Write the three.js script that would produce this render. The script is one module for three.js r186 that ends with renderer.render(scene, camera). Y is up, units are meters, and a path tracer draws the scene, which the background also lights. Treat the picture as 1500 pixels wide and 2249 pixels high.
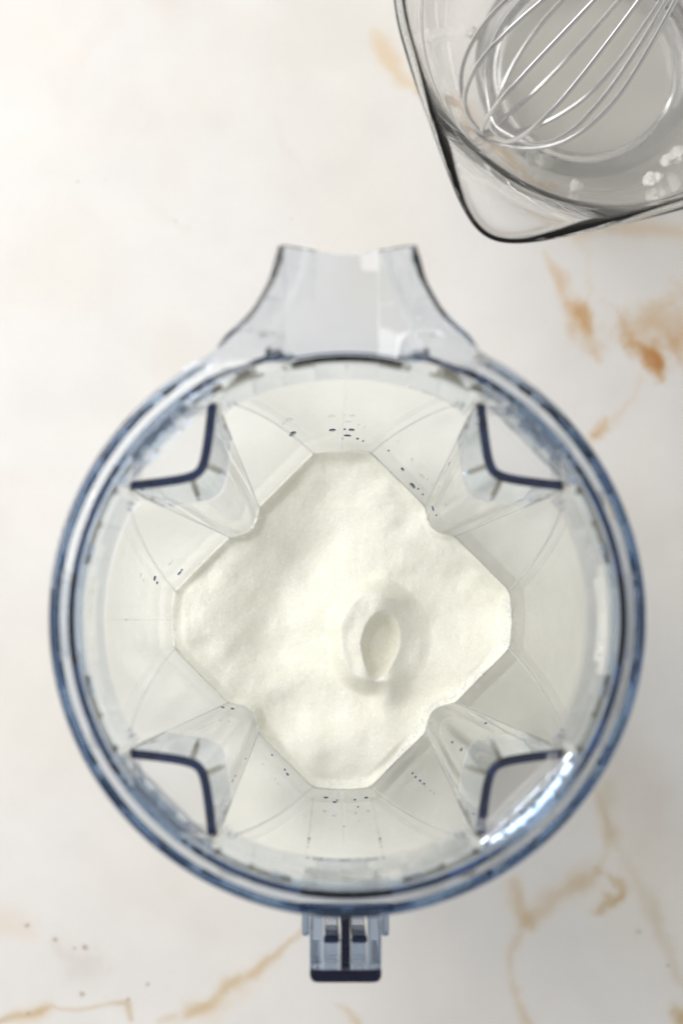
import * as THREE from 'three';
import { RoundedBoxGeometry } from 'three/addons/geometries/RoundedBoxGeometry.js';
import { mergeGeometries, toCreasedNormals } from 'three/addons/utils/BufferGeometryUtils.js';
import { RectAreaLightUniformsLib } from 'three/addons/lights/RectAreaLightUniformsLib.js';

// ------------------------------------------------------------------ camera, light, exposure
const H = 0.95, F = 5114, NX = 700, NY = 1361;        // camera height (m), focal length (photo px), nadir in the photo
const scene = new THREE.Scene();
const camera = new THREE.PerspectiveCamera(2 * Math.atan(2249 / 2 / F) * 180 / Math.PI, 1500 / 2249, 0.05, 20);
camera.position.set(0, H, 0);
camera.up.set(0, 0, -1);
camera.lookAt(0, 0, 0);
camera.setViewOffset(1500, 2249, 750 - NX, 1124.5 - NY, 1500, 2249);
camera.focus = H - 0.098;
camera.userData.fStop = 5.6;
camera.updateProjectionMatrix();

const renderer = new THREE.WebGLRenderer({ antialias: true });
renderer.setSize(682, 1024);
renderer.toneMapping = THREE.LinearToneMapping;
renderer.toneMappingExposure = 1.08;
renderer.shadowMap.enabled = true;

RectAreaLightUniformsLib.init();
scene.background = new THREE.Color(0.41, 0.392, 0.372);  // the dim room round the table
function areaLight(name, w, h, intensity, color, from, to) {
  const l = new THREE.RectAreaLight(color, intensity, w, h);
  l.name = name; l.position.set(...from); l.lookAt(...to); scene.add(l);
  return l;
}
areaLight('window_light', 1.0, 0.9, 3.6, 0xfffcfb, [-0.78, 0.74, -0.46], [0.05, 0, -0.05]);
areaLight('upper_window_light', 1.2, 1.2, 4.4, 0xfffcf8, [-0.85, 2.0, -0.65], [0, 0, 0]);

// ------------------------------------------------------------------ helpers
const at = (px, py, y = 0) => new THREE.Vector3((px - NX) * (H - y) / F, y, (py - NY) * (H - y) / F);
let seed = 7;
const rnd = () => { seed = (seed * 1664525 + 1013904223) >>> 0; return seed / 4294967296; };
const clamp = (x, a = 0, b = 1) => Math.min(b, Math.max(a, x));
const sstep = (a, b, x) => { const t = clamp((x - a) / (b - a)); return t * t * (3 - 2 * t); };
const mix = (a, b, t) => a + (b - a) * t;
function hash2(ix, iy) { let h = Math.imul(ix, 374761393) + Math.imul(iy, 668265263); h = Math.imul(h ^ (h >>> 13), 1274126177); return ((h ^ (h >>> 16)) >>> 0) / 4294967296; }
function vnoise(x, y) {
  const ix = Math.floor(x), iy = Math.floor(y), fx = x - ix, fy = y - iy, u = fx * fx * (3 - 2 * fx), v = fy * fy * (3 - 2 * fy);
  const a = hash2(ix, iy), b = hash2(ix + 1, iy), c = hash2(ix, iy + 1), d = hash2(ix + 1, iy + 1);
  return a + (b - a) * u + (c - a) * v + (a - b - c + d) * u * v;
}
function fbm(x, y, o = 4) { let s = 0, a = 0.5, t = 0; for (let i = 0; i < o; i++) { s += a * vnoise(x, y); t += a; x = x * 2.03 + 17.1; y = y * 2.03 + 9.7; a *= 0.5; } return s / t; }
function curve(table) {                                 // piecewise smooth interpolation
  return (x) => {
    if (x <= table[0][0]) return table[0][1];
    for (let i = 1; i < table.length; i++) if (x <= table[i][0]) {
      const [x0, y0] = table[i - 1], [x1, y1] = table[i], t = (x - x0) / (x1 - x0);
      const sl = (k) => k <= 0 || k >= table.length - 1 ? null : (table[k + 1][1] - table[k - 1][1]) / (table[k + 1][0] - table[k - 1][0]);
      const d = (y1 - y0) / (x1 - x0), m0 = (sl(i - 1) ?? d) * (x1 - x0), m1 = (sl(i) ?? d) * (x1 - x0), t2 = t * t, t3 = t2 * t;
      return (2 * t3 - 3 * t2 + 1) * y0 + (t3 - 2 * t2 + t) * m0 + (-2 * t3 + 3 * t2) * y1 + (t3 - t2) * m1;
    }
    return table[table.length - 1][1];
  };
}
// closed skin through rings of N points each; capped with a centre point at both ends unless wrapped
function skin(rings, { wrap = false, uvScale = 0, flip = false, caps = [true, true], skip = null } = {}) {
  const N = rings[0].length, M = rings.length, pos = [], idx = [];
  for (const r of rings) for (const p of r) pos.push(p[0], p[1], p[2]);
  const quad = (a, b) => { for (let i = 0; i < N; i++) { const j = (i + 1) % N; if (skip && skip(rings[a][i], rings[b][i])) continue; idx.push(a * N + i, b * N + i, a * N + j, a * N + j, b * N + i, b * N + j); } };
  for (let k = 0; k < M - 1; k++) quad(k, k + 1);
  if (wrap) quad(M - 1, 0);
  else {
    for (const [k, first] of [[0, true], [M - 1, false]]) {
      if (!caps[first ? 0 : 1]) continue;
      let x = 0, y = 0, z = 0; for (const p of rings[k]) { x += p[0]; y += p[1]; z += p[2]; }
      const c = pos.length / 3; pos.push(x / N, y / N, z / N);
      for (let i = 0; i < N; i++) { const j = (i + 1) % N; first ? idx.push(c, k * N + i, k * N + j) : idx.push(c, k * N + j, k * N + i); }
    }
  }
  const g = new THREE.BufferGeometry();
  g.setAttribute('position', new THREE.Float32BufferAttribute(pos, 3));
  if (uvScale) { const uv = []; for (let i = 0; i < pos.length; i += 3) uv.push(pos[i] * uvScale, pos[i + 2] * uvScale); g.setAttribute('uv', new THREE.Float32BufferAttribute(uv, 2)); }
  if (flip) for (let i = 0; i < idx.length; i += 3) { const t = idx[i]; idx[i] = idx[i + 1]; idx[i + 1] = t; }
  g.setIndex(idx); g.computeVertexNormals();
  return g;
}
function mesh(name, geometry, material, parent = scene) {
  const m = new THREE.Mesh(geometry, material); m.name = name; m.castShadow = m.receiveShadow = true; parent.add(m); return m;
}
function thing(name, label, category, position = [0, 0, 0], group) {
  const o = new THREE.Group(); o.name = name; o.position.set(...position); o.userData = { label, category }; if (group) o.userData.group = group; scene.add(o); return o;
}
function dataTexture(n, fill, srgb) {
  const d = new Uint8Array(n * n * 4);
  fill(d, n);
  const t = new THREE.DataTexture(d, n, n, THREE.RGBAFormat); t.magFilter = THREE.LinearFilter; t.minFilter = THREE.LinearMipmapLinearFilter; t.generateMipmaps = true;
  t.wrapS = t.wrapT = THREE.MirroredRepeatWrapping; if (srgb) t.colorSpace = THREE.SRGBColorSpace; t.needsUpdate = true; return t;
}

// ------------------------------------------------------------------ marble top
const T = { x0: -0.30, z0: -0.40, s: 0.64, n: 2048 };
const marbleMap = dataTexture(T.n, (d, n) => {
  const c = new Float32Array(n * n * 3), mm = n / T.s / 1000;          // texels per millimetre
  for (let j = 0; j < n; j++) for (let i = 0; i < n; i++) {
    const x = i / n * T.s * 100, z = j / n * T.s * 100;                // centimetres
    const a = fbm(x * 0.16 + 3, z * 0.16, 3), b = fbm(x * 0.55 + 31, z * 0.55 + 8, 4), g = vnoise(x * 14, z * 14);
    const warm = sstep(0.42, 0.75, a), cloud = (b - 0.5) * 0.9;
    const k = (j * n + i) * 3;
    const v = 0.995 + cloud * 0.045 + (g - 0.5) * 0.008;
    c[k] = 240 * v - warm * 1; c[k + 1] = 239.5 * v - warm * 2.5; c[k + 2] = 237.5 * v - warm * 6;
  }
  const tx = (px, py) => { const p = at(px, py, 0); return [(p.x - T.x0) / T.s * n, (p.z - T.z0) / T.s * n]; };
  // vein: polyline in photo pixels, half width in mm, strength, colour
  function vein(points, wmm, strength, color, rough = 1, broken = 0.5) {
    const q = points.map(([x, y, k = 1]) => [...tx(x, y), k]), w = wmm * mm, pad = w * 4 + 30;
    const xs = q.map((p) => p[0]), ys = q.map((p) => p[1]);
    const i0 = Math.max(0, Math.floor(Math.min(...xs) - pad)), i1 = Math.min(n - 1, Math.ceil(Math.max(...xs) + pad)), j0 = Math.max(0, Math.floor(Math.min(...ys) - pad)), j1 = Math.min(n - 1, Math.ceil(Math.max(...ys) + pad));
    for (let j = j0; j <= j1; j++) for (let i = i0; i <= i1; i++) {
      const wx = i + (fbm(i * 0.022 + 5, j * 0.022, 4) - 0.5) * 34 * rough, wy = j + (fbm(i * 0.022 + 55, j * 0.022 + 40, 4) - 0.5) * 34 * rough;
      let best = 1e9, kk = 1;
      for (let s = 0; s < q.length - 1; s++) {
        const [ax, ay, ak] = q[s], [bx, by, bk] = q[s + 1], dx = bx - ax, dy = by - ay, t = clamp(((wx - ax) * dx + (wy - ay) * dy) / (dx * dx + dy * dy + 1e-6));
        const e = Math.hypot(wx - ax - dx * t, wy - ay - dy * t) / (0.35 + 0.65 * mix(ak, bk, t)); if (e < best) { best = e; kk = mix(ak, bk, t); }
      }
      if (best > w * 3) continue;
      const patch = sstep(broken - 0.22, broken + 0.18, fbm(i * 0.035 + 90, j * 0.035 + 20, 4) + 0.12 * kk);
      const f = Math.exp(-((best / w) ** 2)) * strength * kk * mix(0.25, 1, patch);
      const k = (j * n + i) * 3; for (let m = 0; m < 3; m++) c[k + m] = mix(c[k + m], color[m], clamp(f));
    }
  }
  const OR = [202, 152, 94], GO = [186, 146, 84], BE = [226, 200, 164], GR = [190, 184, 168], PK = [226, 216, 204];
  // stains right of the jar
  vein([[1190, 560, .3], [1212, 612, .8], [1235, 650, 1], [1262, 678, 1.1], [1285, 705, 1.1], [1308, 742, .9], [1314, 790, .5]], 3.0, 0.5, [214, 170, 120], .8, .35);
  vein([[1262, 665, .6], [1280, 685, 1], [1302, 715, .7]], 1.89, 0.63, OR, 1, .42);
  vein([[1306, 598, .3], [1308, 640, .5], [1285, 690, .5]], 2.2, 0.35, BE, .8, .4);
  vein([[1520, 620, .7], [1460, 665, .9], [1430, 695, 1], [1400, 700, .7], [1370, 690, .4]], 4.2, 0.5, [216, 180, 134], 1.4, .45);
  vein([[1365, 690, .4], [1380, 745, .9], [1410, 762, 1], [1427, 785, 1.2], [1430, 830, .5]], 2.4, 0.7, OR, 1.3, .45);
  vein([[1418, 772, .9], [1428, 795, 1.2], [1428, 805, .8]], 2.61, 0.63, [190, 122, 58], .8, .3);
  vein([[1520, 700, .9], [1490, 735, 1], [1472, 762, .8], [1500, 800, .7]], 3.6, 0.55, [210, 168, 120], 1.4, .46);
  vein([[1400, 830, .4], [1388, 890, .5], [1345, 925, .6], [1305, 945, .7], [1270, 1000, .5], [1235, 1060, .7], [1250, 1130, 1], [1268, 1190, .6]], 2.6, 0.42, BE, 1, .4);
  vein([[1325, 932, .6], [1305, 944, 1]], 2.17, 0.5, OR, .8, .3);
  vein([[1232, 1090, .6], [1248, 1135, 1], [1258, 1165, .6]], 2.4, 0.5, OR, .8, .4);
  vein([[1352, 705, .5], [1395, 715, .9], [1440, 725, 1.1], [1480, 700, .8]], 5.5, .42, [212, 174, 126], 2.0, .5);
  vein([[1390, 770, .6], [1440, 760, 1], [1490, 770, .9]], 4.5, .45, [206, 160, 108], 2.2, .52);
  vein([[1240, 640, .6], [1270, 700, 1], [1300, 760, .8]], 4.2, .40, [216, 178, 132], 1.8, .5);
  // lower right
  vein([[1312, 1752, .6], [1328, 1785, .9], [1344, 1825, 1], [1330, 1860, .5], [1318, 1880, .6], [1298, 1908, 1], [1270, 1936, 1], [1240, 1952, .6], [1205, 1982, .6], [1160, 2020, .7]], 3.71, 0.31, GO, 1, .42);
  vein([[1320, 1890, .3], [1280, 1930, 1], [1200, 1970, 1], [1150, 2020, .6]], 5.0, 0.3, [220, 200, 170], 1, .35);
  vein([[1306, 1916, .5], [1345, 1920, .7], [1372, 1940, .8], [1374, 1962, 1.2], [1352, 1970, 1.2], [1326, 1972, 1]], 3.24, 0.43, GO, 1.7, .5);
  vein([[1130, 1940, .8], [1134, 1975, 1], [1146, 2012, .9], [1158, 2028, 1.2], [1146, 2052, .7], [1122, 2100, .6], [1128, 2150, .6], [1146, 2190, .7], [1162, 2260, .9]], 3.13, 0.33, [196, 160, 104], .8, .4);
  vein([[1352, 1840, .5], [1400, 1920, .5], [1440, 2010, 1], [1458, 2050, .8], [1462, 2100, .8], [1480, 2140, .8], [1520, 2180, .6]], 3.52, 0.27, [190, 168, 130], .9, .42);
  vein([[1478, 2228, .8], [1496, 2240, 1.2]], 3.52, 0.46, GO, .7, .2);
  vein([[1340, 1735, .9], [1346, 1760, 1]], 4.0, 0.35, [206, 196, 160], 1, .3);
  vein([[1360, 1660, .3], [1420, 1760, .5], [1420, 1900, .5]], 15.0, 0.4, [222, 206, 184], 1.4, .4);
  // bottom
  vein([[752, 2215, .8], [770, 2235, 1], [786, 2262, 1]], 2.6, 0.5, [214, 190, 150], 1, .4);
  vein([[660, 2048, .5], [612, 2092, .8], [585, 2112, 1], [530, 2148, 1], [505, 2158, 1.2], [478, 2178, .9], [448, 2206, 1.3], [430, 2218, 1.2], [396, 2234, .8], [350, 2244, .4]], 2.17, 0.49, [200, 164, 112], .7, .4);
  vein([[600, 2110, .6], [520, 2160, 1], [450, 2225, 1]], 6.0, 0.35, [228, 212, 184], 1, .35);
  vein([[286, 2240, .8], [280, 2196, 1], [230, 2204, .7], [180, 2216, .5], [120, 2212, .6], [96, 2218, 1.3], [60, 2226, 1], [30, 2232, 1], [-30, 2262, .9]], 1.45, 0.5, [196, 168, 122], .5, .36);
  vein([[110, 2215, 1], [40, 2235, 1]], 3.4, 0.4, [222, 198, 160], .8, .3);
  vein([[120, 2060, .5], [170, 2100, 1], [215, 2125, .6]], 5.5, 0.32, [206, 200, 188], 1.4, .38);
  vein([[-20, 2030, 1], [40, 2036, 1]], 6.0, 0.25, [228, 206, 176], 1, .35);
  // top and under the glass bowl
  vein([[815, 60, .2], [832, 96, 1], [852, 135, 1.1], [885, 172, 1], [930, 195, .5]], 3.6, 0.5, [228, 196, 150], .6, .25);
  vein([[930, 190, .6], [1010, 230, 1], [1060, 300, 1.2], [1120, 350, .9], [1200, 420, .8]], 2.8, 0.55, [206, 168, 122], .9, .36);
  vein([[1200, 420, .6], [1280, 500, 1], [1400, 500, .9], [1480, 510, .7]], 4.5, 0.45, [220, 186, 148], 1, .38);
  vein([[1240, 490, .8], [1300, 560, .5], [1300, 640, .4]], 4.0, 0.3, [228, 208, 176], 1, .38);
  vein([[700, 430, .3], [632, 300, .7], [600, 240, .3]], 2.2, 0.25, PK, 1, .42);
  vein([[330, -10, .6], [360, 25, .8], [420, 10, .4]], 5.0, 0.25, PK, 1.2, .4);
  vein([[140, 110, .4], [185, 120, .8], [230, 60, .5], [260, 20, .3]], 4.0, 0.25, [234, 222, 206], 1.2, .4);
  vein([[320, 440, .3], [385, 484, .7], [430, 512, .3]], 2.03, 0.25, [214, 208, 200], .8, .4);
  vein([[520, 20, .4], [545, 30, .8], [570, 60, .2]], 3.0, 0.22, PK, 1, .4);
  // dark pin holes and flecks
  const fleck = (px, py, r, s) => { const [cx, cy] = tx(px, py); for (let j = Math.floor(cy - 14); j <= cy + 14; j++) for (let i = Math.floor(cx - 14); i <= cx + 14; i++) { if (i < 0 || j < 0 || i >= n || j >= n) continue; const e = Math.hypot(i - cx, (j - cy) * 1.2) * (0.7 + 0.6 * vnoise(i * 0.3, j * 0.3)); const f = Math.exp(-((e / (r * mm)) ** 2)) * s, k = (j * n + i) * 3; for (let m = 0; m < 3; m++) c[k + m] = mix(c[k + m], [120, 100, 76][m], f); } };
  for (const [x, y, r, s] of [[60, 2032, .9, .6], [121, 2063, .9, .6], [164, 2082, .7, .5], [186, 2080, 1, .7], [180, 2183, 1, .65], [324, 2161, .8, .5], [281, 2194, .8, .6], [62, 2225, .7, .6], [170, 398, .6, .3], [232, 394, .5, .2], [640, 480, .6, .18], [386, 485, .6, .22], [1466, 2120, .8, .4], [1400, 2046, 1.2, .3]]) fleck(x, y, r, s * 0.7);
  for (let k = 0; k < n * n; k++) { for (let m = 0; m < 3; m++) d[k * 4 + m] = clamp(Math.round(c[k * 3 + m] + (hash2(k & 2047, k >> 11) - 0.5) * 2), 0, 255); d[k * 4 + 3] = 255; }
}, true);
const marble = new THREE.MeshStandardMaterial({ map: marbleMap, roughness: 0.42, color: new THREE.Color(0.775, 0.775, 0.775) });
{
  const g = new THREE.BoxGeometry(2.4, 0.03, 2.4); g.translate(0, -0.015, 0);
  const p = g.attributes.position, uv = g.attributes.uv;
  for (let i = 0; i < p.count; i++) uv.setXY(i, (p.getX(i) - T.x0) / T.s, (p.getZ(i) - T.z0) / T.s);
  const m = mesh('countertop', g, marble); m.userData = { kind: 'structure', label: 'white marble countertop with orange and golden veins' };
}

// ------------------------------------------------------------------ blender jar
const plastic = new THREE.MeshPhysicalMaterial({ color: 0xffffff, roughness: 0.03, transmission: 1, thickness: 0.003, ior: 1.5, attenuationColor: new THREE.Color(0.387, 0.487, 0.638), attenuationDistance: 0.01 });
const clearRim = plastic.clone(); clearRim.attenuationColor = new THREE.Color(0.477, 0.571, 0.705);
const ribWall = new THREE.MeshPhysicalMaterial({ color: new THREE.Color(0.925, 0.945, 0.965), roughness: 0, transmission: 1, thickness: 0, ior: 1.5 });
const clearWall = new THREE.MeshPhysicalMaterial({ color: new THREE.Color(0.976, 0.987, 0.994), roughness: 0, transmission: 1, thickness: 0, ior: 1.5 });
function faceOut(g) {                                                 // turn a closed skin's faces outwards
  const p = g.attributes.position, ix = g.index.array; let v = 0; const a = new THREE.Vector3(), b = new THREE.Vector3(), c = new THREE.Vector3();
  for (let i = 0; i < ix.length; i += 3) { a.fromBufferAttribute(p, ix[i]); b.fromBufferAttribute(p, ix[i + 1]); c.fromBufferAttribute(p, ix[i + 2]); v += a.dot(b.cross(c)); }
  if (v < 0) { for (let i = 0; i < ix.length; i += 3) { const t = ix[i]; ix[i] = ix[i + 1]; ix[i + 1] = t; } g.computeVertexNormals(); }
  const h = g.toNonIndexed(); return toCreasedNormals(h, 0.7);
}
const JX = (763 - NX) * 0.72 / F, JZ = 0;
const NT = 1440, YV = 0.205, YJ = 0.2135, WALL = 0.0026, FOAM_Y = 0.055;
const cone = (y) => 0.0649 + 0.1069 * (y - 0.055), plane = (y) => 0.0529 + 0.1680 * (y - 0.055), ribApex = (y) => 0.0492 + 0.1073 * (y - 0.055);
function innerR(th, y, rib = true) {
  let r = cone(y);
  const q = Math.PI / 2, a = ((th % q) + q) % q - q / 2;             // angle from the nearest diagonal
  const c = Math.cos(a), s = Math.sin(a);
  const pr = plane(y) / c, hk = clamp(0.5 + 0.5 * (pr - r) / 0.0012); r = mix(pr, r, hk) - 0.0012 * hk * (1 - hk);
  if (rib) {                                                          // u = ua - rho + sqrt(v^2 * k^2 + rho^2), solved along the ray
    const rho = 0.0042, k = 0.84, b = ribApex(y) - rho;
    const A = c * c - k * k * s * s, B = -2 * b * c, C = b * b - rho * rho;
    const D = Math.sqrt(Math.max(0, B * B - 4 * A * C));
    const t = Math.abs(A) < 1e-9 ? -C / B : (-B + D) / (2 * A);
    if (t > 0) { const h2 = clamp(0.5 + 0.5 * (t - r) / 0.0008); r = mix(t, r, h2) - 0.0008 * h2 * (1 - h2); }
  }
  return r;
}
const SHELL = 0.048;
const ribLimit = (y) => { const g = plane(y) - ribApex(y) + 0.0042, v = Math.sqrt(Math.max(1e-9, g * g - 0.0042 ** 2)) / 0.84; return Math.min(Math.atan2(v, plane(y)) + 0.006, 0.25); };
const fromDiagonal = (th) => { const q = Math.PI / 2; return Math.abs(((th % q) + q) % q - q / 2); };
const ribMask = (th) => 1 - sstep(0.252, 0.262, fromDiagonal(th));    // 1 above a rib
const bandFoot = (th) => mix(0.185, YJ - 0.001, ribMask(th));         // where the thick rim band ends
const TH = Array.from({ length: NT }, (_, i) => i / NT * Math.PI * 2);
const ring = (fn) => TH.map((th, i) => fn(th, i));
const innerRing = (y, rib, inset = 0) => ring((th) => { const r = innerR(th, y, rib) - inset; return [r * Math.cos(th), y, r * Math.sin(th)]; });
function offsetRing(r0, t, y) {                                       // horizontal offset along the contour normal
  const n = r0.length;
  return r0.map((p, i) => {
    const a = r0[(i + n - 3) % n], b = r0[(i + 3) % n], dx = b[0] - a[0], dz = b[2] - a[2], l = Math.hypot(dx, dz);
    return [p[0] + dz / l * t, y, p[2] - dx / l * t];
  });
}
{
  const jar = thing('blender_jar', 'clear blue-edged plastic blender jar with pouring spout and four inner ribs', 'blender jar', [JX, 0, JZ]);
  const rings = [];
  const ys = []; for (let y = 0.016; y < YV - 0.002; y += 0.0025) ys.push(y);
  ys.push(YV - 0.0012, YV - 0.0004);
  rings.push(innerRing(0.0155, true, 0.002));
  for (const y of ys) rings.push(innerRing(y, true));
  rings.push(ring((th) => { const a = innerR(th, YV, true), b = innerR(th, YV, false), r = mix(a, b, 0.06); return [r * Math.cos(th), YV, r * Math.sin(th)]; }), ring((th) => { const a = innerR(th, YV, true), b = innerR(th, YV, false), r = mix(a, b, 0.9); return [r * Math.cos(th), YV + 0.0001, r * Math.sin(th)]; }));
  for (const y of [YV + 0.0012, YV + 0.004, YJ - 0.0002]) rings.push(innerRing(y, false));
  const wallRings = rings.slice(); rings.length = 0;
  // ---- rim, flange and spout
  for (const f of [0, 0.25, 0.5, 0.75, 1]) rings.push(ring((th) => { const y = mix(bandFoot(th), YJ, f), r = innerR(th, y, false); return [r * Math.cos(th), y, r * Math.sin(th)]; }));
  const DEG = 180 / Math.PI;
  const spoutR = curve([[0, .1153], [9.5, .1169], [10.6, .1127], [12.4, .1064], [14.5, .1022], [17, .0985], [20, .0960], [23.2, .0942], [28, .0928], [32, .0926]]);
  const edgeAngle = curve([[.080, 27], [.0926, 27], [.0942, 23.2], [.0960, 20], [.0985, 17], [.1022, 14.5], [.1064, 12.4], [.1127, 10.6], [.1169, 9.7], [.125, 9.7]]);
  const ang = (th) => { let a = th * DEG + 90; a = ((a + 180) % 360 + 360) % 360 - 180; return Math.abs(a); };   // degrees from the spout axis (-z)
  const spoutY = (r, a) => {
    const q = clamp(a / edgeAngle(r)), far = sstep(0.0850, 0.1000, r), ye = mix(0.2298, 0.2345, sstep(0.092, 0.117, r)), yb = mix(0.2165, 0.2145, far);
    return mix(yb, ye, mix(sstep(10, 17, a), Math.pow(q, 2.6), far));
  };
  const spoutPoint = (r, th, down) => {                               // point on the spout's upper face, or set back through its thickness
    const e = 0.0004, y = spoutY(r, ang(th));
    if (!down) return [r * Math.cos(th), y, r * Math.sin(th)];
    const dr = (spoutY(r + e, ang(th)) - spoutY(r - e, ang(th))) / (2 * e), da = (spoutY(r, ang(th + 0.004)) - spoutY(r, ang(th - 0.004))) / (0.008 * r);
    const nx = -dr * Math.cos(th) + da * Math.sin(th), nz = -dr * Math.sin(th) - da * Math.cos(th), l = Math.hypot(nx, 1, nz);
    return [r * Math.cos(th) - nx / l * down, y - down / l, r * Math.sin(th) - nz / l * down];
  };
  const dip = (th) => {                                               // shallow lid notches on the rim at the diagonals
    let d = 0; for (const [c, w] of [[-135, 7], [-45, 5], [135, 6], [45, 4]]) { const a = Math.abs(((th * DEG - c + 540) % 360) - 180); d = Math.max(d, 1 - sstep(w, w + 1.6, a)); } return d * 0.0016;
  };
  // [radius, height, share of the way out along the spout, through its thickness]
  const rimProfile = [
    [.08335, .2262, -.02, 0], [.08355, .2288, 0, 0], [.0842, .2300, .02, 0], [.0856, .2300, .07, 0], [.0863, .2294, .11, 0], [.0868, .2272, .18, 0], [.0880, .2268, .30, 0], [.0892, .2268, .48, 0],
    [.0898, .2274, .64, 0], [.0903, .2286, .80, 0], [.0910, .2292, .92, 0], [.0921, .2290, .985, 0], [.0926, .2280, 1, .0003], [.0926, .2230, 1.0, .0010], [.0924, .2020, 1.0, .0022],
    [.0918, .2012, .995, .0026], [.0906, .2014, .95, .0027], [.0901, .2060, .85, .0027], [.0898, .2200, .7, .0027], [.0892, .2238, .48, .0027], [.0880, .2241, .30, .0027], [.0868, .2236, .18, .0030], [.08615, .2222, .12, .0036],
  ];
  const rEnd = 0.0836, fine = [];
  rimProfile.forEach((p, i) => { fine.push(p); const q = rimProfile[i + 1]; if (q && Math.abs(q[2] - p[2]) > 0.05) for (const f of [0.25, 0.5, 0.75]) fine.push(p.map((v, k) => mix(v, q[k], f))); });
  for (const [r, y, s, t] of fine) rings.push(ring((th) => {
    const a = ang(th), w = 1 - sstep(22, 30, a);
    const gone = 1 - sstep(27, 62, a), y1 = y < 0.2233 && r > 0.0885 ? mix(y, 0.2236 + (y - 0.2012) * 0.05, gone) : y;
    const yn = y1 - (y > 0.2265 && r < 0.0866 ? dip(th) : 0);
    const n = [r * Math.cos(th), yn, r * Math.sin(th)];
    if (w <= 0) return n;
    const rs = s < 0 ? r : mix(rEnd, spoutR(a), s), p = spoutPoint(rs, th, t * 0.8);
    if (s < 0) p[1] -= 0.0016;
    return [mix(n[0], p[0], w), mix(n[1], p[1], w), mix(n[2], p[2], w)];
  }));
  // ---- outer wall, going down
  for (const f of [1, 0.75, 0.5, 0.25, 0]) rings.push(ring((th) => { const y = mix(bandFoot(th), YJ, f), r = innerR(th, y, false) + WALL; return [r * Math.cos(th), f ? y : y + 0.0008 * (1 - ribMask(th)), r * Math.sin(th)]; }));
  mesh('rim', faceOut(skin(rings, { wrap: true })), clearRim, jar);
  rings.length = 0;
  for (const y of [YJ - 0.0002, YV + 0.006, YV + 0.003, YV]) rings.push(offsetRing(innerRing(y, false), WALL, y));
  for (const [y, k] of [[YV - 0.0022, 1], [YV - 0.0026, 0.94], [YV - 0.0027, 0.5], [YV - 0.0028, 0.06], [YV - 0.0034, 0]]) rings.push(offsetRing(ring((th) => { const a = innerR(th, y, true), b = innerR(th, y, false), r = mix(a, b, k); return [r * Math.cos(th), y, r * Math.sin(th)]; }), WALL, y));
  for (const y of [...ys].reverse()) if (y < YV - 0.0045) rings.push(offsetRing(innerRing(y, true), WALL, y));
  rings.push(offsetRing(innerRing(0.016, true), WALL, 0.006), offsetRing(innerRing(0.016, true), 0.001, 0.0035));
  const solid = (p, p2) => {                                          // where the rib shells and the rim band take the wall's place
    const th = Math.atan2(p[2], p[0]), y = (p[1] + p2[1]) / 2, a = fromDiagonal(th);
    if (y < YV - 0.0002 && Math.abs(p[1] - p2[1]) > 0.0002 && a < ribLimit(y)) return true;
    return y > bandFoot(th) - 0.0004 && ribMask(th) < 0.5;
  };
  const notRib = (p, p2) => { const y = (p[1] + p2[1]) / 2; return y > YV - SHELL + 0.0002 || Math.abs(p[1] - p2[1]) < 0.0002 || fromDiagonal(Math.atan2(p[2], p[0])) >= ribLimit(y); };
  mesh('rib_faces', mergeGeometries([skin(wallRings, { flip: true, caps: [false, false], skip: notRib }), skin(rings, { flip: true, caps: [false, false], skip: notRib })]), ribWall, jar);
  mesh('jar_body', mergeGeometries([skin(wallRings, { flip: true, caps: [true, false], skip: solid }), skin(rings, { flip: true, caps: [false, true], skip: solid })]), clearWall, jar);

  // lid catches on the flange, left and right
  for (const s of [-1, 1]) {
    const pts = []; for (let i = 0; i <= 24; i++) pts.push(-0.0118 + 0.0236 * i / 24);
    const sh = new THREE.Shape(); const R0 = 0.0871, R1 = 0.0896;
    pts.forEach((z, i) => { const a = Math.asin(z / R0); i ? sh.lineTo(R0 * Math.cos(a), z) : sh.moveTo(R0 * Math.cos(a), z); });
    [...pts].reverse().forEach((z) => { const a = Math.asin(z * 0.93 / R1); sh.lineTo(R1 * Math.cos(a), R1 * Math.sin(a)); });
    const g = new THREE.ExtrudeGeometry(sh, { depth: 0.0011, bevelEnabled: true, bevelSize: 0.0003, bevelThickness: 0.0003, bevelSegments: 2 });
    g.rotateX(Math.PI / 2); g.translate(0, 0.2286, 0); if (s < 0) g.rotateY(Math.PI);
    mesh('lid_catch', g, plastic, jar);
  }

  // the ribs' thick upper shells: light runs down inside them, so their upper edges look navy
  for (let q = 0; q < 4; q++) {
    const c = (45 + 90 * q) / DEG, rows = [], n = 96, J = 12;
    for (let i = 0; i <= n; i++) {
      const inn = [], out = [], f = mix(-1, 1, i / n);
      for (let j = 0; j <= J; j++) {
        const y = YV - SHELL * j / J, P = (ff) => { const t = c + ff * ribLimit(y), r = innerR(t, y, true); return [r * Math.cos(t), r * Math.sin(t)]; };
        const p = P(f), p1 = P(Math.max(-1, f - 0.02)), p2 = P(Math.min(1, f + 0.02)), dx = p2[0] - p1[0], dz = p2[1] - p1[1], l = Math.hypot(dx, dz);
        inn.push([p[0], y, p[1]]); out.push([p[0] + dz / l * 0.0030, j === J ? y + 0.0006 : y, p[1] - dx / l * 0.0030]);
      }
      rows.push([...inn, ...out.reverse()]);
    }
    const g = skin(rows); mesh('rib_shell', faceOut(g), plastic, jar);
  }

  // fine ridges where the flat facets meet the round wall and the ribs
  const bead = (name, pts, r) => mesh(name, new THREE.TubeGeometry(new THREE.CatmullRomCurve3(pts), pts.length * 2, r, 8), plastic, jar);
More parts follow.
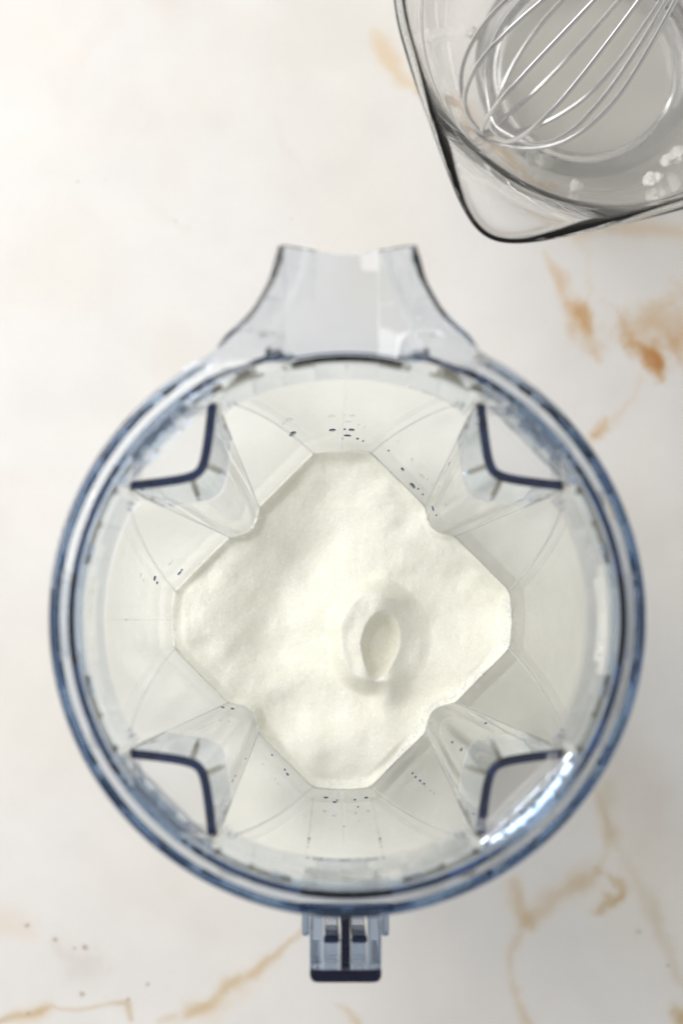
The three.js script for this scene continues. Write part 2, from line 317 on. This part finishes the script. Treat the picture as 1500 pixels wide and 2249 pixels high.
  for (let q = 0; q < 4; q++) for (const s of [-1, 1]) {
    const c = (45 + 90 * q) / DEG, a = [], b = [];
    for (let y = FOAM_Y + 0.0015; y < YV - 0.014; y += 0.006) {
      const t = c + s * Math.acos(Math.min(1, plane(y) / cone(y))), r = cone(y) - 0.0003; a.push(new THREE.Vector3(r * Math.cos(t), y, r * Math.sin(t)));
      const v = Math.sqrt(Math.max(0, (plane(y) - ribApex(y) + 0.0042) ** 2 - 0.0042 ** 2)) / 0.84, u = plane(y) - 0.0001;
      b.push(new THREE.Vector3(u * Math.cos(c) - s * v * Math.sin(c), y, u * Math.sin(c) + s * v * Math.cos(c)));
    }
    for (const l of [a, b]) { const z = l[l.length - 1]; l.push(z.clone().multiply(new THREE.Vector3(1.022, 1, 1.022)).add(new THREE.Vector3(0, 0.004, 0))); }
    bead('facet_ridge', a, 0.00042); bead('rib_ridge', b, 0.00036);
  }

  for (const s of [-1, 1]) {                                          // outer pad ridges above the handle
    const v = []; for (let y = 0.062; y < 0.155; y += 0.012) { const r = cone(y) + WALL + 0.0006, t = (90 + s * 9.2) / DEG; v.push(new THREE.Vector3(r * Math.cos(t), y, r * Math.sin(t))); }
    { const z = v[v.length - 1]; v.push(z.clone().multiply(new THREE.Vector3(0.978, 1, 0.978)).add(new THREE.Vector3(0, 0.004, 0))); }
    bead('pad_ridge', v, 0.0005);
  }
  { const v = []; for (let a = 75; a <= 105; a += 3) { const r = cone(0.17) + WALL + 0.0011; v.push(new THREE.Vector3(r * Math.cos(a / DEG), 0.17, r * Math.sin(a / DEG))); } bead('pad_ridge', v, 0.0009); }
  for (const s of [-1, 1]) for (const z of [-0.0136, 0.0114]) { const g = new RoundedBoxGeometry(0.0026, 0.0008, 0.0028, 2, 0.0003); g.rotateY(s * z * 11 + 0.5 * s * Math.sign(z)); g.translate(s * Math.sqrt(0.0886 ** 2 - z * z), 0.2291, z); mesh('catch_end', g, plastic, jar); }

  // handle under the rim
  const handle = new THREE.Group(); handle.name = 'handle'; jar.add(handle);
  const rb = (w, h, d, x, y, z, r = 0.0008) => { const g = new RoundedBoxGeometry(w, h, d, 3, r); g.translate(x, y, z); return g; };
  const slab = (w, d, c, h, y, z) => { const q = new THREE.Shape(); q.moveTo(-w / 2, 0); q.lineTo(w / 2, 0); q.lineTo(w / 2, d - c); q.quadraticCurveTo(w / 2, d, w / 2 - c, d); q.lineTo(-w / 2 + c, d); q.quadraticCurveTo(-w / 2, d, -w / 2, d - c); q.lineTo(-w / 2, 0); const g = new THREE.ExtrudeGeometry(q, { depth: h - 0.0006, bevelEnabled: true, bevelSize: 0.0003, bevelThickness: 0.0003, bevelSegments: 2 }); g.rotateX(Math.PI / 2); g.translate(0, y, z); return g; };
  mesh('front_plate', slab(0.0230, 0.0036, 0.0026, 0.075, 0.1820, 0.1158), plastic, handle);
  for (const s of [-1, 1]) {
    mesh('side_plate', rb(0.0044, 0.008, 0.0218, s * 0.0096, 0.176, 0.1049, 0.0012), plastic, handle);
    mesh('side_wing', rb(0.0024, 0.010, 0.0130, s * 0.0133, 0.170, 0.0990, 0.001), plastic, handle);
    mesh('cross_rib', rb(0.0052, 0.060, 0.0028, s * 0.0046, 0.146, 0.1062, 0.0008), plastic, handle);
    mesh('cell_floor', rb(0.0050, 0.0060, 0.0072, s * 0.0046, 0.1600, 0.1116, 0.0006), plastic, handle);
  }
  mesh('centre_web', rb(0.0032, 0.075, 0.0213, 0, 0.143, 0.1051), plastic, handle);
  mesh('grip', rb(0.0200, 0.080, 0.0040, 0, 0.0900, 0.1000, 0.0015), plastic, handle);
  mesh('handle_root', rb(0.0300, 0.020, 0.0040, 0, 0.182, 0.0900), plastic, handle);

  // mould seams, fine raised lines on the inner wall
  for (const [th, y0, y1] of [[-Math.PI / 2, 0.060, 0.205], [Math.PI, 0.060, 0.150], [Math.PI / 2, 0.060, 0.13]]) {
    const r0 = cone(y0) - 0.0002, r1 = cone(y1) - 0.0002, len = Math.hypot(r1 - r0, y1 - y0);
    const g = new THREE.BoxGeometry(0.0003, len, 0.0004); g.rotateZ(-Math.atan2(r1 - r0, y1 - y0)); g.translate((r0 + r1) / 2, (y0 + y1) / 2, 0); g.rotateY(-th);
    mesh('mould_seam', g, plastic, jar);
  }
}

// ------------------------------------------------------------------ froth in the jar
{
  const NR = 150, N2 = 720, p0 = at(832, 1420, FOAM_Y);
  const k = (H - FOAM_Y) / F, local = (px, py) => [(px - NX) * k - JX, (py - NY) * k - JZ];
  const [cx, cz] = local(838, 1425);
  const gauss = (x, z, px, py, rx, rz, rot = 0) => { const [gx, gz] = local(px, py), dx = x - gx, dz = z - gz, c = Math.cos(rot), s = Math.sin(rot), u = (dx * c + dz * s) / (rx * k), v = (-dx * s + dz * c) / (rz * k); return Math.exp(-(u * u + v * v)); };
  const height = (x, z) => {
    const X = x * 1000, Z = z * 1000;
    let h = (fbm(X * 0.035 + 4.3, Z * 0.035 + 1.2, 3) - 0.5) * 0.0068 + (fbm(X * 0.13 + 14, Z * 0.11 + 3, 3) - 0.5) * 0.0008 + (fbm(X * 0.5, Z * 0.5, 3) - 0.5) * 0.00014;
    h -= 0.0075 * gauss(x, z, 625, 1320, 110, 150, 0.3);
    h -= 0.0030 * gauss(x, z, 690, 1230, 90, 50, -0.8);
    h -= 0.0030 * gauss(x, z, 720, 1120, 120, 70, -0.7);
    h -= 0.0035 * gauss(x, z, 980, 1300, 120, 90, 0.4);
    h += 0.0022 * gauss(x, z, 470, 1420, 70, 110, 0.5);
    h += 0.0026 * gauss(x, z, 690, 1650, 150, 60, -0.5);
    h -= 0.0028 * gauss(x, z, 690, 1560, 120, 50, -0.2);
    h -= 0.0026 * gauss(x, z, 930, 1560, 70, 70, 0.4);
    // crescent mound and the hollow it curls round
const [hx, hz] = local(834, 1418), dx = x - hx, dz = z - hz, c = Math.cos(0.14), s = Math.sin(0.14), u = (dx * c + dz * s) / (43 * k), v = (-dx * s + dz * c) / (77 * k);
    const e = Math.hypot(u / (1 - 0.36 * clamp(v)), v);                 // the hollow, pinched at its lower end
    const [mx, mz] = local(832, 1402), m1 = (x - mx) / (116 * k), m2 = (z - mz) / (128 * k), wob = 0.10 * (vnoise(X * 0.12 + 3, Z * 0.12) - 0.5);
    const e2 = Math.hypot(m1, m2) + wob, left = sstep(0.75, -0.25, m1 + 0.25 * m2);
    const lift = 0.0130 * (1 - sstep(0.72, 1.02, e2)) * mix(0.12, 1, left) + 0.0075 * gauss(x, z, 860, 1508, 26, 32, 0.5);
    h += lift * (1 - 0.1 * sstep(1.0, 1.8, e)) + 0.0016 * gauss(x, z, 905, 1390, 34, 80, 0.2);
    h -= (0.0020 + 0.62 * lift) * (1 - sstep(0.48, 1.06, e));
    return FOAM_Y + h;
  };
  const rimLift = (f) => 0.0016 * sstep(0.93, 1, f);
  const th2 = Array.from({ length: N2 }, (_, i) => i / N2 * Math.PI * 2);
  const edge = th2.map((th) => innerR(th, FOAM_Y, true) + 0.0003);
  const rings = [];
  for (const y of [0.017, 0.03, 0.045, 0.0535]) rings.push(th2.map((th) => { const r = innerR(th, y, true) + 0.0003; return [r * Math.cos(th), y, r * Math.sin(th)]; }));
  for (let j = 0; j < NR; j++) {
    const f = 1 - j / NR, ff = f ** 0.93;
    rings.push(th2.map((th, i) => {
      const y1 = height(edge[i] * ff * Math.cos(th), edge[i] * ff * Math.sin(th)), settle = sstep(0.90, 1, f);
      const y = mix(y1, FOAM_Y + (vnoise(i * 0.07, 3) - 0.5) * 0.001, settle) + rimLift(f);
      const rr = f > 0.999 ? innerR(th, y, true) + 0.0003 : edge[i] * ff;
      return [rr * Math.cos(th), y, rr * Math.sin(th)];
    }));
  }
  const grain = dataTexture(1024, (d, n) => {
    for (let j = 0; j < n; j++) for (let i = 0; i < n; i++) {
      const v = 0.55 * vnoise(i * 0.22, j * 0.16) + 0.35 * vnoise(i * 0.5 + 9, j * 0.45) + 0.25 * fbm(i * 0.05, j * 0.05, 3);
      const q = clamp(Math.round(255 * (v - 0.1)), 0, 255), o = (j * n + i) * 4; d[o] = d[o + 1] = d[o + 2] = q; d[o + 3] = 255;
    }
  }, false);
  const speckle = dataTexture(1024, (d, n) => {                        // fine bubbles: pale specks in the cream
    for (let j = 0; j < n; j++) for (let i = 0; i < n; i++) {
      const a = vnoise(i * 0.14, j * 0.11), b = vnoise(i * 0.26 + 40, j * 0.24 + 7), c = fbm(i * 0.02 + 3, j * 0.02, 3);
      const q = 247 + 8 * sstep(0.55, 0.95, a) + 8 * (b - 0.5) + 3 * (c - 0.5), o = (j * n + i) * 4; d[o] = clamp(Math.round(q), 0, 255); d[o + 1] = clamp(Math.round(q), 0, 255); d[o + 2] = clamp(Math.round(q - 6 + 10 * sstep(0.5, 0.9, a)), 0, 255); d[o + 3] = 255;
    }
  }, true);
  const froth = new THREE.MeshPhysicalMaterial({ color: new THREE.Color(0.992, 0.982, 0.890), map: speckle, roughness: 0.38, bumpMap: grain, bumpScale: 0.0002, specularIntensity: 0.5 });
  const m = mesh('froth', skin(rings, { uvScale: 1 / 0.06 }), froth);
  m.position.set(JX, 0, JZ);
  m.userData = { label: 'creamy white froth with a swirled hollow filling the bottom of the blender jar', category: 'froth' };
}

// ------------------------------------------------------------------ droplets on the jar wall, bubbles along the froth's edge
{
  const drop = new THREE.MeshPhysicalMaterial({ color: 0xffffff, roughness: 0.02, transmission: 1, thickness: 0.001, ior: 1.36, attenuationColor: new THREE.Color(0.30, 0.45, 0.62), attenuationDistance: 0.0008 });
  const unit = new THREE.SphereGeometry(1, 20, 12);
  const spots = [[643, 953, 9, 5, 30], [730, 945, 8, 3.4, 5], [772, 944.5, 7, 3, 0], [763, 957, 8.5, 2.4, 0], [757, 943, 3, 1.6, 0], [785, 964, 3.6, 2, 5], [797, 969, 2.6, 1.3, 0], [752, 963, 2, 1.2, 0],
    [905, 1067, 8, 4, -38], [883, 1031, 4.6, 2.8, -40], [918, 1074, 2.6, 1.6, -40], [928, 1086, 2.4, 1.4, -40], [853, 990, 2.4, 1.5, -30], [341, 1270, 6, 2.6, 70], [346, 1280, 3.4, 2, 70], [395, 1259, 6, 2, 50], [400, 1252, 3, 1.4, 50],
    [716, 1751, 5.4, 2.6, 0], [735, 1761, 5, 2.2, 0], [779, 1756, 3, 2, 0], [804, 1751, 5, 3, 5], [786, 1772, 2, 1.4, 0], [740, 1757, 2, 1.2, 0], [1012, 1646, 4.5, 2.4, 55], [992, 1630, 3, 1.8, 50], [950, 1117, 3, 5, 10], [958, 1132, 2, 1.6, 0],
    [490, 1553, 4, 2, 0], [511, 1556, 4.4, 1.8, 0], [905, 1698, 3, 1.4, 40], [912, 1706, 3, 1.4, 40], [922, 1714, 3, 1.6, 40], [931, 1721, 3, 1.6, 40], [1066, 1588, 3.4, 1.6, -30], [598, 1658, 3, 1.2, -30], [632, 1700, 4, 2, -40], [626, 1690, 3, 1.4, -40]];
  spots.forEach(([px, py, a, b, rot], n) => {
    let y = FOAM_Y - 0.004, p, r;
    for (; y < 0.19; y += 0.0004) { p = at(px, py, y); const x = p.x - JX, z = p.z - JZ; r = Math.hypot(x, z); if (innerR(Math.atan2(z, x), y, true) >= r) break; }
    const th = Math.atan2(p.z - JZ, p.x - JX), s = (H - y) / F, e = 0.002, g0 = new THREE.Vector3();
    const S = (t, yy) => { const q = innerR(t, yy, true); return new THREE.Vector3(q * Math.cos(t), yy, q * Math.sin(t)); };
    const tu = S(th + 0.01, y).sub(S(th - 0.01, y)).normalize(), tv = S(th, y + e).sub(S(th, y - e)).normalize(), nrm = new THREE.Vector3().crossVectors(tu, tv).normalize();
    if (nrm.x * Math.cos(th) + nrm.z * Math.sin(th) > 0) nrm.negate();
    // long axis: the wanted direction in plan, carried onto the wall
    const d = new THREE.Vector3(Math.cos(rot * Math.PI / 180), 0, -Math.sin(rot * Math.PI / 180)), steep = Math.max(0.22, Math.abs(nrm.y));
    const ax = d.clone().addScaledVector(nrm, -d.dot(nrm)).normalize(), bx = new THREE.Vector3().crossVectors(ax, nrm).normalize();
    const stretch = (v) => 1 / Math.max(0.22, Math.hypot(v.x, v.z));
    const m = mesh(n ? 'droplet_' + String(n).padStart(3, '0') : 'droplet', unit, drop);
    m.quaternion.setFromRotationMatrix(new THREE.Matrix4().makeBasis(ax, nrm, bx));
    m.scale.set(a * s * stretch(ax), 0.0003, b * s * stretch(bx)); m.position.set(p.x, y, p.z);
    const where = py < 1000 ? (a > 8.8 ? 'largest droplet, beside the facet edge below the spout' : 'small droplet by the seam below the spout') : py > 1740 ? 'small droplet above the handle side of the froth' : px < 420 ? 'small droplet near the seam away from the whisk bowl' : py > 1500 ? 'tiny droplet near a rib on the handle half' : 'droplet on the facet between spout and rib';
    m.userData = { label: 'dark blue ' + where + ', on the jar wall', category: 'droplet', group: 'droplets on the jar wall' };
  });
  const N = 2600, bub = new THREE.InstancedMesh(new THREE.IcosahedronGeometry(1, 2), new THREE.MeshPhysicalMaterial({ color: new THREE.Color(0.93, 0.93, 0.92), roughness: 0.35 }), N);
  const M4 = new THREE.Matrix4();
  for (let i = 0; i < N; i++) {
    const th = rnd() < 0.55 ? mix(-0.15, 1.75, rnd()) : rnd() * Math.PI * 2, q = rnd() ** 2, low = th > -0.15 && th < 1.75 ? 1 : 0.45;
    const r = innerR(th, FOAM_Y + 0.001, true) - 0.0003 - q * 0.0042 * low, sz = (0.00012 + 0.0003 * rnd() * rnd()) * (1 - 0.3 * q);
    M4.makeScale(sz, sz * 0.8, sz).setPosition(JX + r * Math.cos(th), FOAM_Y + 0.0014 * (1 - q) + 0.0001, JZ + r * Math.sin(th)); bub.setMatrixAt(i, M4);
  }
  bub.name = 'froth_bubbles'; bub.castShadow = bub.receiveShadow = true; bub.userData = { kind: 'stuff', label: 'fine white bubbles along the edge of the froth where it meets the jar wall', category: 'bubbles' };
  scene.add(bub);
}

// ------------------------------------------------------------------ glass bowl with pouring lip
const glass = new THREE.MeshPhysicalMaterial({ color: 0xffffff, roughness: 0.0, transmission: 1, thickness: 0.004, ior: 1.44, attenuationColor: new THREE.Color(0.80, 0.83, 0.80), attenuationDistance: 0.15 });
const BX = (1390 - NX) * 0.80 / F, BZ = (-61 - NY) * 0.80 / F, BH = 0.15;
const bowlInner = curve([[0.0125, .030], [0.0135, .0355], [0.016, .0405], [0.024, .0480], [0.040, .0565], [0.070, .0655], [0.105, .0725], [0.135, .0772], [0.15, .0790]]);
{
  const N = 900, tip = Math.atan2(576, -315), rings = [];
  const lip = (th) => {                                               // how far the lip reaches beyond the round rim
    let a = Math.abs(((th - tip + 3 * Math.PI) % (2 * Math.PI)) - Math.PI);
    const R = 0.0805, RT = 0.1085, A = Math.acos(R / RT), soft = 0.12;
    a = Math.sqrt(a * a + soft * soft) - soft * 0.55;
    if (a >= A) return 0;
    // straight flank from the tip (RT, 0) to (R, A) in the plane
    const x1 = RT, x2 = R * Math.cos(A), y2 = R * Math.sin(A), c = Math.cos(a), s = Math.sin(a);
    const r = (x1 * y2) / (c * y2 + s * (x1 - x2));
    return Math.max(0, r - R);
  };
  const bend = (y) => clamp((y - 0.126) / (BH - 0.126)) ** 1.7;
  const row = (r, y) => rings.push(Array.from({ length: N }, (_, i) => { const th = i / N * Math.PI * 2, q = r + lip(th) * bend(y); return [q * Math.cos(th), y + 0.004 * bend(y) * lip(th) / 0.026, q * Math.sin(th)]; }));
const outer = (y) => bowlInner(y) + 0.0040 + 0.0012 * sstep(0.05, 0.015, y), take = (flags) => { const g = skin(rings.splice(0), flags); return g; };
  const YC = 0.088;                                                   // the thick rim ends here, the plain wall runs down to the foot
  for (const y of [YC, 0.098, 0.108, 0.118, 0.124, 0.127, 0.130, 0.133, 0.1355, 0.1375, 0.139, 0.1405, 0.1425, 0.1445, 0.1465, 0.148]) row(bowlInner(y), y);
  row(.0793, .1492); row(.0799, .1499); row(.0807, .1502); row(.0817, .1499); row(.0824, .1491); row(.0827, .1478);
  for (const y of [0.146, 0.144, 0.142, 0.140, 0.138, 0.136, 0.1335, 0.131, 0.128, 0.125, 0.118, 0.108, 0.098, YC]) row(outer(y), y - 0.0005);
  const rimG = take({ flip: true, wrap: true });
  const ladder = [0.016, 0.019, 0.024, 0.031, 0.040, 0.054, 0.070, 0.080, YC - 0.0003];
  for (const y of ladder) row(bowlInner(y), y);
  const innerG = take({ flip: true, caps: [false, false] });
  for (const y of [...ladder].reverse()) row(outer(y), y - 0.0005);
  const outerG = take({ flip: true, caps: [false, false] });
  row(0.0345, 0.0121); row(bowlInner(0.0135), 0.0135); row(bowlInner(0.0157), 0.0157); row(outer(0.0157), 0.0152);
  row(.0436, .0095); row(.0428, .0045); row(.0424, .0018); row(.0415, .0008); row(.0395, .0006); row(.0382, .0012); row(.0374, .0028); row(.0362, .0040); row(.0345, .0046);
  const footG = take({ flip: true, wrap: true });
  const pane = new THREE.MeshPhysicalMaterial({ color: new THREE.Color(0.975, 0.975, 0.965), roughness: 0, transmission: 1, thickness: 0, ior: 1.5 });
  const bowl = thing('glass_bowl', 'clear thick glass mixing bowl with a pointed pouring lip, holding a whisk', 'bowl', [BX, 0, BZ]);
  mesh('rim', rimG, glass, bowl); mesh('wall', mergeGeometries([innerG, outerG]), pane, bowl); mesh('foot', footG, glass, bowl);
  const bg = new THREE.CylinderGeometry(0.0343, 0.0343, 0.0074, 96); bg.translate(0, 0.0084, 0);
  mesh('base', bg, pane, bowl);
}

// ------------------------------------------------------------------ whisk
{
  const steel = new THREE.MeshStandardMaterial({ color: new THREE.Color(0.72, 0.72, 0.73), metalness: 1, roughness: 0.2 });
  const tip = at(1058, 302, 0.031);
  const whisk = thing('whisk', 'stainless steel balloon whisk leaning inside the glass bowl', 'whisk', [tip.x, tip.y, tip.z]);
  const axis = new THREE.Vector3(0.74 * 0.128, 0.122, -0.70 * 0.128).normalize();
  const e1 = new THREE.Vector3().crossVectors(axis, new THREE.Vector3(0, 1, 0)).normalize(), e2 = new THREE.Vector3().crossVectors(axis, e1).normalize();
  const prof = [[0.0035, 0.0075], [0.010, 0.0150], [0.019, 0.0205], [0.032, 0.0238], [0.050, 0.0240], [0.075, 0.0205], [0.105, 0.0150], [0.135, 0.0098], [0.158, 0.0062], [0.175, 0.0048]];
  const n = 5;
  for (let i = 0; i < n; i++) {
    const phi = 0.28 + i * Math.PI / n, lift = i * 0.0021, side = new THREE.Vector3().addScaledVector(e1, Math.cos(phi)).addScaledVector(e2, Math.sin(phi));
    const pt = (s, r) => new THREE.Vector3().addScaledVector(axis, s).addScaledVector(side, r);
    const half = prof.map(([s, r], j) => [s + lift * (1 - j / 9), r * 1.17 * (1 - 0.012 * i) + (rnd() - 0.5) * 0.0007]);
    const pts = [...[...half].reverse().map(([s, r]) => pt(s, -r)), pt(lift, 0), ...half.map(([s, r]) => pt(s, r))];
    mesh('wire', new THREE.TubeGeometry(new THREE.CatmullRomCurve3(pts), 160, 0.00098, 10), steel, whisk);
  }
  const up = new THREE.Quaternion().setFromUnitVectors(new THREE.Vector3(0, 1, 0), axis);
  const hg = new THREE.LatheGeometry([[0.0001, 0.168], [0.0062, 0.168], [0.0068, 0.170], [0.0070, 0.185], [0.0085, 0.215], [0.0092, 0.25], [0.0085, 0.285], [0.0065, 0.295], [0.0001, 0.297]].map(([x, y]) => new THREE.Vector2(x, y)), 32);
  hg.applyQuaternion(up); mesh('handle', hg, steel, whisk);
}

// ------------------------------------------------------------------ froth left in the bowl
{
  const white = new THREE.MeshPhysicalMaterial({ color: new THREE.Color(0.84, 0.84, 0.82), roughness: 0.55, transmission: 0.35 });
  const y0 = 0.0122;
  for (const [px, py, w, d, label] of [[1178, 362, 34, 22, 'flattish white froth blob below the tip of the whisk in the bowl'], [1490, 352, 30, 26, 'thick white froth blob on the side of the bowl floor away from the whisk tip'], [1436, 406, 20, 13, 'small oblong white froth speck between two larger blobs in the bowl'], [1028, 72, 15, 13, 'small round white froth drop on the bowl wall beside the outermost whisk wire'], [1262, 424, 12, 6, 'tiny flat white froth streak near the bowl wall under the lip']]) {
    // lay each on the inner surface below its pixel
    let y = y0, p; for (let k = 0; k < 40; k++) { p = at(px, py, y); const r = Math.hypot(p.x - BX, p.z - BZ); let yy = 0.0125; while (yy < 0.15 && bowlInner(yy) < r) yy += 0.0005; y = mix(y, yy, 0.5); }
    const s = (H - y) / F, g = new THREE.SphereGeometry(1, 40, 26), q = g.attributes.position, nrm = new THREE.Vector3(BX - p.x, 0, BZ - p.z).normalize();
    for (let i = 0; i < q.count; i++) { const v = new THREE.Vector3().fromBufferAttribute(q, i), b = 0.35 + 1.3 * fbm(v.x * 2.3 + px, v.z * 2.3 + v.y * 1.3 + py, 4); q.setXYZ(i, v.x * b * w * s, v.y * b * 0.0024, v.z * b * d * s); }
    g.computeVertexNormals();
    const m = mesh('froth_blob', g, white); m.userData = { label, category: 'froth', group: 'froth left in the bowl' };
    const e = 0.003, slope = Math.atan2(e, Math.max(1e-4, bowlInner(y + e) - bowlInner(y)));
    m.quaternion.setFromUnitVectors(new THREE.Vector3(0, 1, 0), new THREE.Vector3(nrm.x * Math.sin(y > 0.014 ? slope : 0), Math.cos(y > 0.014 ? slope : 0), nrm.z * Math.sin(y > 0.014 ? slope : 0)).normalize());
    m.position.copy(p).addScaledVector(new THREE.Vector3(0, 1, 0).applyQuaternion(m.quaternion), 0.0024);
  }
}

renderer.render(scene, camera);
